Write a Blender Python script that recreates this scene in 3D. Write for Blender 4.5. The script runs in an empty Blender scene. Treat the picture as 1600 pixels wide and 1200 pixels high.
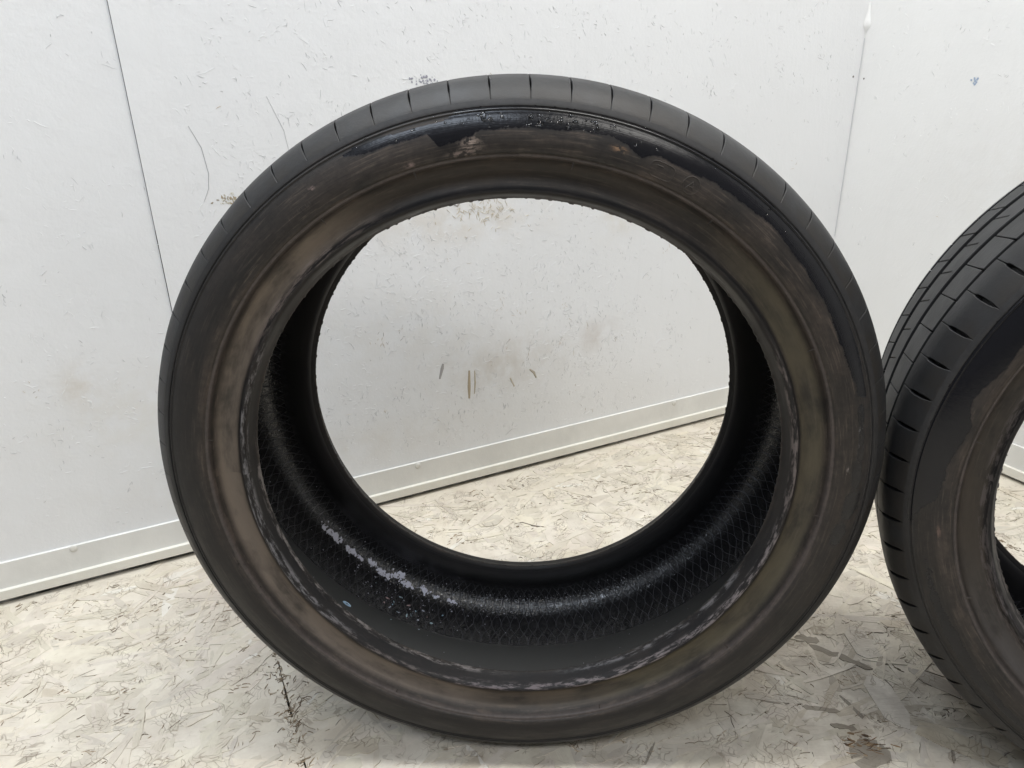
import bpy, math, random
import numpy as np
from mathutils import Vector, Matrix

R_ = math.radians
SC = bpy.context.scene
COL = SC.collection

# ------------------------------------------------------------------ camera
CAM_H = 0.6626
PITCH, ROLL, FPX = 0.3913, -0.0215, 1116.41
cp, sp = math.cos(PITCH), math.sin(PITCH)
fw = Vector((0, cp, -sp)); rt = Vector((1, 0, 0)); up = Vector((0, sp, cp))
cr, sr = math.cos(ROLL), math.sin(ROLL)
rt2 = rt * cr + up * sr
up2 = -rt * sr + up * cr
cam_d = bpy.data.cameras.new('camera')
cam_d.sensor_width = 36.0
cam_d.lens = FPX / 1600 * 36.0
cam_d.clip_start = 0.02
cam_d.clip_end = 60
cam = bpy.data.objects.new('camera', cam_d)
COL.objects.link(cam)
m = Matrix.Identity(4)
for i in range(3):
    m[i][0] = rt2[i]; m[i][1] = up2[i]; m[i][2] = -fw[i]
m[2][3] = CAM_H
cam.matrix_world = m
SC.camera = cam

# ------------------------------------------------------------------ light: a workshop room lit by ceiling lamps
W = bpy.data.worlds.new('World'); SC.world = W; W.use_nodes = True
bg = W.node_tree.nodes['Background']
bg.inputs[0].default_value = (0.93, 0.96, 1.0, 1)
bg.inputs[1].default_value = 0.16


def area(name, loc, aim, sx, sy, power, col):
    d = bpy.data.lights.new(name, 'AREA'); d.shape = 'RECTANGLE'
    d.size = sx; d.size_y = sy; d.energy = power; d.color = col
    o = bpy.data.objects.new(name, d); COL.objects.link(o)
    o.location = loc
    o.rotation_euler = (Vector(aim) - Vector(loc)).to_track_quat('-Z', 'Y').to_euler()
    return o


# two rows of tube lamps: one behind the photographer, one over the wall
area('ceiling_lamp', (-0.75, -1.05, 2.45), (-0.70, -0.60, 0), 1.25, 0.40, 23, (0.78, 0.87, 1.0))
area('ceiling_lamp', (0.85, -1.05, 2.45), (0.80, -0.60, 0), 1.25, 0.40, 17.5, (1.0, 0.97, 0.92))
area('ceiling_lamp', (-0.75, 0.58, 2.55), (-0.68, 0.90, 0), 1.25, 0.40, 38.5, (0.90, 0.95, 1.0))
area('ceiling_lamp', (0.70, 0.58, 2.55), (0.66, 0.86, 0), 1.25, 0.40, 36, (1.0, 0.975, 0.93))

vs = SC.view_settings
vs.view_transform = 'Standard'; vs.look = 'None'; vs.exposure = 0; vs.gamma = 1
vs.use_curve_mapping = False
SC.cycles.max_bounces = 6
SC.cycles.use_adaptive_sampling = True
SC.cycles.adaptive_threshold = 0.015


# ------------------------------------------------------------------ helpers
class NT:
    """small node-tree writer"""
    def __init__(s, name):
        s.mat = bpy.data.materials.new(name); s.mat.use_nodes = True
        s.t = s.mat.node_tree; s.n = s.t.nodes; s.n.clear()
        s.out = s.n.new('ShaderNodeOutputMaterial')
        s.b = s.n.new('ShaderNodeBsdfPrincipled')
        s.t.links.new(s.b.outputs[0], s.out.inputs[0])

    def link(s, a, b):
        s.t.links.new(a, b)

    def setin(s, sock, v):
        if isinstance(v, bpy.types.NodeSocket): s.link(v, sock)
        elif isinstance(v, (tuple, list)) and len(v) == 3 and sock.type == 'RGBA': sock.default_value = (*v, 1)
        else: sock.default_value = v

    def math(s, op, a, b=0.0, c=0.0, clamp=False):
        n = s.n.new('ShaderNodeMath'); n.operation = op; n.use_clamp = clamp
        for i, v in enumerate((a, b, c)): s.setin(n.inputs[i], v)
        return n.outputs[0]

    def mix(s, f, a, b, blend='MIX'):
        n = s.n.new('ShaderNodeMix'); n.data_type = 'RGBA'; n.blend_type = blend
        s.setin(n.inputs[0], f); s.setin(n.inputs[6], a); s.setin(n.inputs[7], b)
        return n.outputs[2]

    def mixf(s, f, a, b):
        n = s.n.new('ShaderNodeMix'); n.data_type = 'FLOAT'
        s.setin(n.inputs[0], f); s.setin(n.inputs[2], a); s.setin(n.inputs[3], b)
        return n.outputs[0]

    def step(s, x, a, b):
        """smooth 0->1 while x goes a->b (a may exceed b)"""
        n = s.n.new('ShaderNodeMapRange'); n.interpolation_type = 'SMOOTHSTEP'
        s.setin(n.inputs[0], x)
        if a <= b:
            n.inputs[1].default_value = a; n.inputs[2].default_value = b
            n.inputs[3].default_value = 0; n.inputs[4].default_value = 1
        else:
            n.inputs[1].default_value = b; n.inputs[2].default_value = a
            n.inputs[3].default_value = 1; n.inputs[4].default_value = 0
        return n.outputs[0]

    def band(s, x, a, b, soft):
        return s.math('MULTIPLY', s.step(x, a - soft, a + soft), s.step(x, b + soft, b - soft))

    def noise(s, vec, scale, detail=3, rough=0.5, dist=0.0):
        n = s.n.new('ShaderNodeTexNoise')
        s.setin(n.inputs['Vector'], vec)
        n.inputs['Scale'].default_value = scale; n.inputs['Detail'].default_value = detail
        n.inputs['Roughness'].default_value = rough; n.inputs['Distortion'].default_value = dist
        return n.outputs[0]

    def voro(s, vec, scale, feature='F1', rnd=1.0):
        n = s.n.new('ShaderNodeTexVoronoi'); n.feature = feature
        s.setin(n.inputs['Vector'], vec); n.inputs['Scale'].default_value = scale
        n.inputs['Randomness'].default_value = rnd
        return n.outputs[0]

    def xyz(s, x, y, z):
        n = s.n.new('ShaderNodeCombineXYZ')
        for i, v in enumerate((x, y, z)): s.setin(n.inputs[i], v)
        return n.outputs[0]

    def sep(s, v):
        n = s.n.new('ShaderNodeSeparateXYZ'); s.link(v, n.inputs[0]); return n.outputs

    def coord(s, obj=None):
        n = s.n.new('ShaderNodeTexCoord')
        if obj is not None: n.object = obj
        return n.outputs['Object']

    def attr(s, name):
        n = s.n.new('ShaderNodeAttribute'); n.attribute_name = name; return n.outputs['Color']

    def attr4(s, name):
        n = s.n.new('ShaderNodeAttribute'); n.attribute_name = name; return n.outputs['Color'], n.outputs['Alpha']

    def attrv(s, name):
        n = s.n.new('ShaderNodeAttribute'); n.attribute_name = name; return n.outputs['Vector']

    def bump(s, h, strength, dist, prev=None):
        n = s.n.new('ShaderNodeBump'); n.inputs['Strength'].default_value = strength
        n.inputs['Distance'].default_value = dist
        s.setin(n.inputs['Height'], h)
        if prev is not None: s.link(prev, n.inputs['Normal'])
        return n.outputs[0]

    def done(s, col, rough, normal=None, spec=0.5):
        s.setin(s.b.inputs['Base Color'], col); s.setin(s.b.inputs['Roughness'], rough)
        s.setin(s.b.inputs['Specular IOR Level'], spec)
        if normal is not None: s.link(normal, s.b.inputs['Normal'])
        return s.mat


def mesh_obj(name, verts, faces, mat, parent=None, smooth=False, normals=None, col=None, attrs=None):
    me = bpy.data.meshes.new(name)
    me.from_pydata(verts, [], faces)
    if smooth: me.shade_smooth()
    if normals is not None: me.normals_split_custom_set_from_vertices(normals)
    if col is not None:
        a = me.color_attributes.new('tint', 'FLOAT_COLOR', 'POINT')
        arr = np.ones((len(verts), 4), np.float32); arr[:, :3] = np.asarray(col, np.float32)
        a.data.foreach_set('color', arr.ravel())
    for an, arr in (attrs or {}).items():
        arr = np.asarray(arr, np.float32)
        if arr.shape[1] == 4:
            me.color_attributes.new(an, 'FLOAT_COLOR', 'POINT').data.foreach_set('color', arr.ravel())
        else:
            me.attributes.new(an, 'FLOAT_VECTOR', 'POINT').data.foreach_set('vector', arr.ravel())
    me.materials.append(mat)
    me.update()
    o = bpy.data.objects.new(name, me); COL.objects.link(o)
    if parent is not None: o.parent = parent
    return o


def empty(name, loc, mat3=None):
    o = bpy.data.objects.new(name, None); COL.objects.link(o)
    o.empty_display_size = 0.05
    M = Matrix.Translation(loc)
    if mat3 is not None: M = M @ mat3.to_4x4()
    o.matrix_world = M
    return o


def box_data(x0, x1, y0, y1, z0, z1, bev=0.0):
    """box with a chamfer on its long front edges (front is -y)"""
    if bev <= 0:
        v = [(x, y, z) for x in (x0, x1) for y in (y0, y1) for z in (z0, z1)]
        f = [(0, 1, 3, 2), (4, 6, 7, 5), (0, 4, 5, 1), (2, 3, 7, 6), (0, 2, 6, 4), (1, 5, 7, 3)]
        return v, f
    prof = [(y1, z0), (y0 + bev, z0), (y0, z0 + bev), (y0, z1 - bev), (y0 + bev, z1), (y1, z1)]
    v = [(x, a, b) for x in (x0, x1) for a, b in prof]
    n = len(prof)
    f = [(i, (i + 1) % n, n + (i + 1) % n, n + i) for i in range(n)]
    f += [tuple(range(n))[::-1], tuple(range(n, 2 * n))]
    return v, f


# ------------------------------------------------------------------ room geometry
WALL_A = math.atan(0.48461542)             # direction of the left wall
K0, K1 = 0.48461542, 1.17993614 * CAM_H / 0.6603
CORNER = Vector((0.6935, K0 * 0.6935 + K1, 0))
wl_dir = Vector((math.cos(WALL_A), math.sin(WALL_A), 0))
wl_n = Vector((math.sin(WALL_A), -math.cos(WALL_A), 0))      # towards the room


def rotz(a):
    return Matrix.Rotation(a, 3, 'Z')


# ---------- materials of the room
def mat_wall(name, tone):
    """white paint over board: brush streaks, fine dents, greasy smudges"""
    N = NT(name)
    c = N.coord()
    tint = N.attr('tint'); gc, ga = N.attr4('grime')
    s = N.sep(c)
    big = N.noise(c, 2.6, 2, 0.55)
    mid = N.noise(c, 24, 4, 0.62)
    streak = N.noise(N.xyz(N.math('MULTIPLY', s[0], 70.0), 0.0, N.math('MULTIPLY', s[2], 4.0)), 1.0, 2, 0.6)
    col = N.mix(N.step(big, 0.35, 0.7), tone, tuple(x * 0.965 for x in tone))
    col = N.mix(N.math('MULTIPLY', N.step(streak, 0.55, 0.8), 0.22), col, tuple(x * 0.90 for x in tone))
    col = N.mix(N.math('MULTIPLY', ga, N.step(mid, 0.30, 0.68)), col, gc)
    col = N.mix(1.0, col, tint, 'MULTIPLY')
    hgt = N.math('ADD', N.math('MULTIPLY', mid, 0.8), N.math('MULTIPLY', N.noise(c, 190, 2, 0.6), 0.22))
    return N.done(col, N.mixf(big, 0.40, 0.52), N.bump(hgt, 0.30, 0.004), 0.4)


def mat_floor():
    """thick cream paint over strand board, walked grey and brown where it is worn"""
    N = NT('painted_strand_board')
    c = N.coord()
    tint = N.attr('tint'); fib = N.attrv('fib')
    big = N.noise(c, 3.1, 3, 0.6)
    mid = N.noise(c, 26, 4, 0.66)
    base = N.mix(N.step(mid, 0.3, 0.72), (0.70, 0.65, 0.555), (0.60, 0.545, 0.455))
    base = N.mix(N.math('MULTIPLY', N.step(big, 0.46, 0.72), 0.55), base, (0.53, 0.455, 0.375))
    gc, ga = N.attr4('grime')
    base = N.mix(N.math('MULTIPLY', ga, N.step(mid, 0.30, 0.66)), base, gc)
    # open grain running along each strand
    fs = N.sep(fib)
    gr = N.noise(N.xyz(N.math('MULTIPLY', fs[0], 45.0), N.math('MULTIPLY', fs[1], 620.0), fs[2]), 1.0, 3, 0.6)
    open_ = N.math('MULTIPLY', N.step(gr, 0.60, 0.70), N.step(mid, 0.44, 0.60))
    base = N.mix(N.math('MULTIPLY', open_, 0.50), base, (0.27, 0.215, 0.155))
    # crazed paint
    wv = N.n.new('ShaderNodeVectorMath'); wv.operation = 'MULTIPLY_ADD'
    nz = N.n.new('ShaderNodeTexNoise'); nz.inputs['Scale'].default_value = 28; nz.inputs['Detail'].default_value = 2
    N.link(c, nz.inputs['Vector']); N.link(nz.outputs['Color'], wv.inputs[0]); wv.inputs[1].default_value = (.06, .06, 0); N.link(c, wv.inputs[2])
    e1 = N.voro(wv.outputs[0], 105, 'DISTANCE_TO_EDGE')
    hair = N.math('MULTIPLY', N.step(e1, 0.06, 0.015), N.step(N.sep(nz.outputs['Color'])[2], 0.50, 0.58))
    base = N.mix(N.math('MULTIPLY', hair, 0.60), base, (0.27, 0.22, 0.165))
    col = N.mix(1.0, base, tint, 'MULTIPLY')
    hgt = N.math('ADD', N.math('MULTIPLY', mid, 0.55), N.math('MULTIPLY', gr, 0.30))
    hgt = N.math('SUBTRACT', hgt, N.math('MULTIPLY', hair, 0.22))
    return N.done(col, N.mixf(mid, 0.40, 0.60), N.bump(hgt, 0.60, 0.0022), 0.4)


def mat_plain(name, col, rough, bscale=60, bump=0.2, var=0.06, spec=0.4):
    N = NT(name); c = N.coord()
    n = N.noise(c, 9, 4, 0.6)
    cc = N.mix(N.step(n, 0.3, 0.7), col, tuple(x * (1 - var * 2.2) for x in col))
    return N.done(cc, rough, N.bump(N.noise(c, bscale, 4, 0.6), bump, 0.002), spec)


M_WALL_L = mat_wall('white_wall_paint', (0.795, 0.803, 0.812))
M_WALL_R = mat_wall('white_wall_paint_right', (0.80, 0.797, 0.782))
# smudges: position along the wall and height, radii, colour, strength
SMUDGE_L = [(-0.80, 0.215, 0.13, 0.05, (0.60, 0.57, 0.53), 0.75), (-0.60, 0.235, 0.05, 0.03, (0.55, 0.50, 0.46), 0.6),
            (-0.86, 0.47, 0.16, 0.035, (0.66, 0.61, 0.54), 0.6), (-0.55, 0.46, 0.05, 0.04, (0.62, 0.56, 0.46), 0.5),
            (-0.35, 0.86, 0.06, 0.05, (0.60, 0.57, 0.55), 0.5), (-1.42, 0.30, 0.03, 0.03, (0.60, 0.55, 0.48), 0.7),
            (-1.60, 0.53, 0.14, 0.010, (0.55, 0.54, 0.54), 0.5), (-1.10, 0.12, 0.30, 0.035, (0.66, 0.63, 0.58), 0.45),
            (-1.36, 0.25, 0.12, 0.06, (0.70, 0.68, 0.62), 0.5), (-0.95, 0.30, 0.2, 0.09, (0.70, 0.68, 0.64), 0.4)]
SMUDGE_R = [(0.25, 0.85, 0.02, 0.03, (0.5, 0.42, 0.40), 0.6), (0.4, 0.5, 0.2, 0.1, (0.70, 0.68, 0.64), 0.4)]


def grime_field(x, z, smudges):
    x = np.asarray(x); z = np.asarray(z)
    out = np.zeros((len(x), 4)); out[:, :3] = .7
    for (cx, cz, rx, rz, cc, amt) in smudges:
        k = np.exp(-(((x - cx) / rx) ** 2 + ((z - cz) / rz) ** 2)) * amt
        w_ = k / np.maximum(1e-6, k + out[:, 3] + 1e-6)
        out[:, :3] = out[:, :3] * (1 - w_[:, None]) + np.array(cc) * w_[:, None]
        out[:, 3] = np.maximum(out[:, 3], k)
    return out


FLOOR_GRIME = [(.40, .62, .20, .22, (.42, .37, .31), .60), (.62, .50, .14, .16, (.38, .335, .285), .5), (.0, .50, .5, .08, (.50, .43, .37), .5), (-.55, .62, .3, .14, (.58, .53, .46), .4)]
M_FLOOR = mat_floor()
M_SKIRT = mat_plain('skirting_paint', (0.78, 0.775, 0.745), 0.5, 70, 0.25, 0.05)
M_LIP = mat_plain('skirting_lip_paint', (0.79, 0.77, 0.70), 0.45, 70, 0.25, 0.04)
M_STRIP = mat_plain('joint_strip_paint', (0.80, 0.80, 0.79), 0.5, 50, 0.15, 0.02)
M_DARK = mat_plain('dark_gap', (0.03, 0.027, 0.025), 0.9, 60, 0.2, 0.1)
M_NAIL = mat_plain('nail_head', (0.22, 0.20, 0.19), 0.6, 90, 0.2, 0.1)
M_SCREW = mat_plain('painted_screw', (0.74, 0.725, 0.68), 0.45, 90, 0.2, 0.05)

rng = random.Random(11)
nrg = np.random.default_rng(5)


# ---------- small relief marks: ridges and scratches in the paint
class Marks:
    """ribbons lying on the plane y=0 of a wall (front -y) or z=0 of the floor"""
    def __init__(s, floor=False): s.v = []; s.f = []; s.c = []; s.floor = floor

    def put(s, x, z, h):
        return (x, z, h) if s.floor else (x, -h, z)

    def stroke(s, pts, w, h, col, lift=0.0004):
        """ridge with triangular section along a polyline, tapered to both ends"""
        n = len(pts); b = len(s.v)
        for i, (x, z) in enumerate(pts):
            x0, z0 = pts[max(0, i - 1)]; x1, z1 = pts[min(n - 1, i + 1)]
            dx, dz = x1 - x0, z1 - z0; L = math.hypot(dx, dz) or 1
            nx, nz = -dz / L, dx / L
            k = 0.25 + 0.75 * math.sin(math.pi * (i + 0.35) / (n - 0.3)) if n > 1 else 1
            ww = w * k / 2
            s.v += [s.put(x - nx * ww, z - nz * ww, lift * .2), s.put(x, z, lift + h * k), s.put(x + nx * ww, z + nz * ww, lift * .2)]
            s.c += [col] * 3
        for i in range(n - 1):
            a = b + 3 * i
            q = [(a, a + 1, a + 4, a + 3), (a + 1, a + 2, a + 5, a + 4)]
            s.f += q if s.floor else [t[::-1] for t in q]

    def chip(s, x, z, r, h, col, ar=1.0, ang=0.0, n=7):
        b = len(s.v); ca, sa = math.cos(ang), math.sin(ang)
        s.v.append(s.put(x, z, h)); s.c.append(col)
        for i in range(n):
            a = 2 * math.pi * i / n; q = r * rng.uniform(.6, 1.2)
            px, pz = q * math.cos(a) * ar, q * math.sin(a)
            s.v.append(s.put(x + px * ca - pz * sa, z + px * sa + pz * ca, h * .6)); s.c.append(col)
        for i in range(n):
            t = (b, b + 1 + i, b + 1 + (i + 1) % n)
            s.f.append(t if s.floor else t[::-1])

    def build(s, name, mat, parent):
        a = np.zeros((len(s.v), 4)); fb = np.full((len(s.v), 3), 7.0)
        o = mesh_obj(name, s.v, s.f, mat, parent, col=s.c, attrs={'grime': a, 'fib': fb})
        o['kind'] = 'stuff'
        return o


def curve_pts(x, z, L, ang, bend, n=5):
    pts = []; px, pz = x, z
    for i in range(n):
        pts.append((px, pz))
        ang += bend / n + rng.gauss(0, .12)
        px += L / (n - 1) * math.cos(ang); pz += L / (n - 1) * math.sin(ang)
    return pts


def tints(n, c=(1, 1, 1)):
    return [c] * n


# ------------------------------------------------------------------ floor
M3 = rotz(WALL_A)
floor = empty('floor', (0, 0, 0)); floor['kind'] = 'structure'


def floor_panel(a_edge, a_far):
    """one board: a grid between its ragged joint edge and its far side"""
    n = 46; V, F = [], []
    for b, a0 in zip(jag, a_edge):
        for i in range(n + 1):
            V.append((*W2(a0 + (a_far - a0) * (i / n), b), 0))
    m_ = n + 1; top = len(V)
    for k in range(len(jag) - 1):
        for i in range(n):
            q = (k * m_ + i, k * m_ + i + 1, (k + 1) * m_ + i + 1, (k + 1) * m_ + i)
            F.append(q if a_far > 0 else q[::-1])
    for k in range(len(jag)):
        x, y, _ = V[k * m_]; V.append((x, y, -.018))
    for k in range(len(jag) - 1):
        F.append((k * m_, (k + 1) * m_, top + k + 1, top + k))
    X = np.array(V)
    return mesh_obj('floor_panel', V, F, M_FLOOR, floor, col=tints(len(V)),
                    attrs={'grime': grime_field(X[:, 0], X[:, 1], FLOOR_GRIME), 'fib': X * np.array([1, 1, 0])})


# the board joint runs square to the left wall through (-0.289, 0.673)
jd = Vector((-math.sin(WALL_A), math.cos(WALL_A), 0))
J = Vector((-0.290, 0.676, 0))


def W2(a, b):           # along left wall / square to it, from J
    p = J + wl_dir * a + jd * b
    return (p.x, p.y)


jag = [-2.2 + i * (2.9 / 140) for i in range(141)]
floor_panel([-.0009 + rng.gauss(0, .0005) for _ in jag], -2.4)
floor_panel([.0009 + rng.gauss(0, .0005) for _ in jag], 3.0)
v, f = box_data(-4, 4, -4, 4, -0.04, -0.02)
mesh_obj('subfloor', v, f, M_DARK, floor)

# wood strands that show through the floor paint (uncountable)
sv, sf, scol, sfib = [], [], [], []
wear = lambda x, y: math.exp(-(((x - .42) / .24) ** 2 + ((y - .62) / .26) ** 2))


def strand(x, y, L, w, ang, th, col, tilt=0.0, n=4, jag_=0.0, tip=(.25, .8)):
    ca, sa = math.cos(ang), math.sin(ang)
    b = len(sv); top = []; rid = rng.uniform(0, 90)
    for i in range(n + 1):
        u = -L / 2 + L * i / n
        k = 1.0 - rng.uniform(0, jag_) if 0 < i < n else rng.uniform(*tip)
        top.append((u + rng.gauss(0, L * .02), -w / 2 * k * rng.uniform(.75, 1.2)))
    for i in range(n, -1, -1):
        u = -L / 2 + L * i / n
        k = 1.0 - rng.uniform(0, jag_) if 0 < i < n else rng.uniform(*tip)
        top.append((u + rng.gauss(0, L * .02), w / 2 * k * rng.uniform(.75, 1.2)))
    m_ = len(top)
    for (u, q) in top:
        zz = max(0.00012, th + tilt * (q / w) + rng.gauss(0, .00003))
        sv.append((x + u * ca - q * sa, y + u * sa + q * ca, zz)); scol.append(col); sfib.append((u + rid, q + rid, rid))
    for (u, q) in top:
        sv.append((x + u * ca - q * sa, y + u * sa + q * ca, -0.0005)); scol.append(col); sfib.append((u + rid, q + rid, rid))
    sf.append(tuple(range(b, b + m_)))
    for i in range(m_):
        j = (i + 1) % m_
        sf.append((b + i, b + m_ + i, b + m_ + j, b + j))


fm = Marks(floor=True)


def behind_wall(x, y, mrg=0.03):
    d = Vector((x, y, 0)) - CORNER
    return d.dot(wl_n) < mrg or d.dot(-wl_dir) < mrg


for i in range(9000):
    x = rng.uniform(-1.15, 1.05); y = rng.uniform(0.25, 1.62)
    if behind_wall(x, y): continue
    if abs((Vector((x, y, 0)) - J).dot(wl_dir)) < 0.014: continue
    wv = wear(x, y)
    L = rng.lognormvariate(math.log(.046), .5); w = rng.lognormvariate(math.log(.0105), .55)
    ang = rng.choice([rng.gauss(.45, .5), rng.uniform(0, 3.14)])
    g = rng.choice([rng.uniform(.94, 1.05), rng.uniform(.84, 1.0)]); col = (g, g * rng.uniform(.985, 1.005), g * rng.uniform(.96, 1.01))
    q = rng.random()
    if q < .004 + .06 * wv: k = rng.uniform(.45, .75); col = (k, k * .97, k * .93); L *= .6; w *= .55
    elif q < .02 + .15 * wv: k = rng.uniform(.74, .9); col = (k, k * .97, k * .92)
    elif q > .975: col = (1.08, 1.12, 1.18)
    strand(x, y, L, w, ang, rng.uniform(.0002, .0011), col, rng.uniform(-.0010, .0010))
    if rng.random() < .30 + .3 * wv:      # dirt caught along one edge of the strand
        ca, sa = math.cos(ang), math.sin(ang); sd = rng.choice([-1, 1])
        a0 = rng.uniform(-.5, .2); a1 = a0 + rng.uniform(.1, .35)
        pts = []
        for k in range(5):
            u = L * (a0 + (a1 - a0) * k / 4); qq = sd * w * .5 + rng.gauss(0, .0006)
            pts.append((x + u * ca - qq * sa, y + u * sa + qq * ca))
        k = rng.uniform(.25, .65); fm.stroke(pts, rng.uniform(.0004, .0010), .0002, (k, k * .9, k * .78), .0010)
# torn fibres: groups of short parallel nicks where a strand has opened
for i in range(1500):
    x = rng.uniform(-1.1, 1.0); y = rng.uniform(.3, 1.6)
    if behind_wall(x, y): continue
    wv = wear(x, y)
    ang = rng.choice([rng.gauss(.6, .5), rng.uniform(0, 3.14)])
    big_ = rng.random() < .25 + .3 * wv
    for k in range(rng.randint(2, 5 if not big_ else 11)):
        dx, dy = rng.gauss(0, .010), rng.gauss(0, .005)
        xx = x + dx * math.cos(ang) - dy * math.sin(ang); yy = y + dx * math.sin(ang) + dy * math.cos(ang)
        q = rng.uniform(.30, .74) - .12 * wv
        fm.stroke(curve_pts(xx, yy, rng.lognormvariate(math.log(.0055), .45), ang + rng.gauss(0, .18), rng.gauss(0, .7), 4), rng.uniform(.0004, .0011), .00025, (q, q * .86, q * .71), .0010)
# curled loops of lifted paint
for i in range(900):
    x = rng.uniform(-1.1, 1.0); y = rng.uniform(.3, 1.6)
    if behind_wall(x, y): continue
    q = rng.uniform(.35, .75)
    fm.stroke(curve_pts(x, y, rng.uniform(.006, .018), rng.uniform(0, 6.3), rng.choice([-1, 1]) * rng.uniform(1.2, 3.6), 7), rng.uniform(.0004, .0008), .0004, (q, q * .92, q * .82), .0010)
# singular strands one can see near the second tyre
strand(.402, .690, .075, .012, -.62, .0012, (.42, .40, .37), n=9, jag_=.55, tip=(.0, .2))
strand(.372, .722, .030, .016, -.30, .0011, (.45, .43, .40), n=9, jag_=.55, tip=(.0, .2))
strand(.425, .617, .030, .085, 0.02, .0016, (1.02, 1.02, 1.04), n=3)
strand(.438, .715, .028, .070, 0.03, .0013, (.97, .97, .98), n=3)
strand(.345, .610, .040, .008, -.2, .0013, (.50, .48, .45), n=9, jag_=.55, tip=(.0, .2))
strand(.360, .585, .026, .009, -.3, .0013, (.42, .40, .37), n=9, jag_=.55, tip=(.0, .2))
strand(.475, .560, .085, .026, -.62, .0012, (.92, .88, .80))
strand(.505, .640, .080, .020, -.75, .0012, (.66, .65, .66))
for i in range(16):
    fm.chip(.371 + rng.gauss(0, .010), .563 + rng.gauss(0, .005), rng.uniform(.0008, .0026), .0016, rng.choice([(.20, .13, .075), (.12, .085, .06), (.30, .21, .13), (.5, .40, .29)]), 1.8, -.3)
for i in range(26):
    a = rng.uniform(-.9, .1)
    fm.stroke(curve_pts(.371 + rng.gauss(0, .011), .563 + rng.gauss(0, .006), rng.uniform(.006, .016), a, .4),
              rng.uniform(.001, .003), .0003, rng.choice([(.30, .17, .07), (.16, .10, .06), (.42, .27, .13)]), .0013)
# crumbs and crushed edge along the board joint
for i in range(360):
    b = rng.uniform(-.30, .12); a = rng.gauss(0, .0035 if rng.random() < .7 else .011)
    p = W2(a, b); k = rng.uniform(.22, .70)
    fm.stroke(curve_pts(p[0], p[1], rng.uniform(.002, .009), WALL_A + 1.57 + rng.gauss(0, .8), rng.gauss(0, 1.2), 4), rng.uniform(.0005, .0018), .0003, (k, k * .86, k * .7), .0010)
# a few splinters seen through the hole
fm.stroke([(.0, 1.0), (.012, 1.004), (.03, .994), (.047, .990)], .004, .0006, (.17, .15, .13), .001)
fm.stroke([(-.16, .925), (-.13, .922), (-.10, .922)], .004, .0006, (.3, .24, .17), .001)
fm.chip(.004, .992, .004, .0013, (.3, .25, .2))
_a = np.array(sv)
o = mesh_obj('wood_strands', sv, sf, M_FLOOR, floor, col=scol, attrs={'fib': sfib, 'grime': grime_field(_a[:, 0], _a[:, 1], FLOOR_GRIME)}); o['kind'] = 'stuff'
fm.build('worn_splinters', M_FLOOR, floor)

# ------------------------------------------------------------------ walls
# local frame of a wall: x along it (0 at the corner), front is -y, z up
def make_wall(name, origin, ang, length, sgn):
    e = empty(name, origin, rotz(ang)); e['kind'] = 'structure'
    return e


wall_left = make_wall('wall_left', CORNER, WALL_A, 2.8, -1)
ZT = 2.45


def wall_part(par, name, x0, x1, y0, y1, z0, z1, mat, bev=0.0):
    v, f = box_data(x0, x1, y0, y1, z0, z1, bev)
    return mesh_obj(name, v, f, mat, par, col=tints(len(v)), attrs={'grime': np.zeros((len(v), 4))})


# joint strip position along the wall
def along(x):
    return (x - CORNER.x) / math.cos(WALL_A)


SX0, SX1 = along(-.4665 * CAM_H / .6603), along(-.4265 * CAM_H / .6603)


def wall_panel(par, x0, x1, mat, smudges):
    """board with a finely divided face so that its dirt can follow it"""
    nx = int((x1 - x0) / .012); zs = list(np.arange(0, 1.0, .012)) + list(np.linspace(1.0, ZT, 16)); nz = len(zs)
    V = [(x0 + (x1 - x0) * i / nx, 0, z) for i in range(nx + 1) for z in zs]
    F = [(i * nz + k, (i + 1) * nz + k, (i + 1) * nz + k + 1, i * nz + k + 1) for i in range(nx) for k in range(nz - 1)]
    b = len(V)
    V += [(x, .012, z) for x in (x0, x1) for z in (0, ZT)]
    c0, c1, c2, c3 = 0, nz - 1, nx * nz, nx * nz + nz - 1
    F += [(c0, c1, b + 1, b), (c3, c2, b + 2, b + 3), (c1, c3, b + 3, b + 1), (b, b + 1, b + 3, b + 2)]
    X = np.array(V)
    return mesh_obj('wall_panel', V, F, mat, par, col=tints(len(V)), attrs={'grime': grime_field(X[:, 0], X[:, 2], smudges)})


wall_panel(wall_left, -3.2, SX0 - .0010, M_WALL_L, SMUDGE_L)
wall_panel(wall_left, SX0 + .0060, 0, M_WALL_L, SMUDGE_L)
st = wall_part(wall_left, 'joint_strip', SX0, SX1, -.003, .0005, .066, ZT, M_WALL_L)
# the right-hand edge of the strip is feathered with filler
for vv in st.data.vertices:
    if vv.co.x > (SX0 + SX1) / 2 and vv.co.y < -.001: vv.co.y = -.0012

YB, YL = -.0035, -.009


def skirting(par, x0, x1, taper):
    wall_part(par, 'skirting_board', x0, x1, YB, 0, .0225, .0650, M_SKIRT, .0006)
    v, f = box_data(x0, x1, YL, YB, .0068, .0232, .0009)
    v = [(x, y, z + (taper if x < -.9 else 0) * min(1, max(0, (-.9 - x) / 1.2)) * (1 if z < .01 else .6)) for x, y, z in v]
    mesh_obj('skirting_lip', v, f, M_LIP, par, col=tints(len(v)))
    v, f = box_data(x0, x1, YB + .004, 0, -.002, .010)
    mesh_obj('floor_gap', v, f, M_DARK, par, col=tints(len(v)))


skirting(wall_left, -3.2, -.021, .004)


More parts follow.
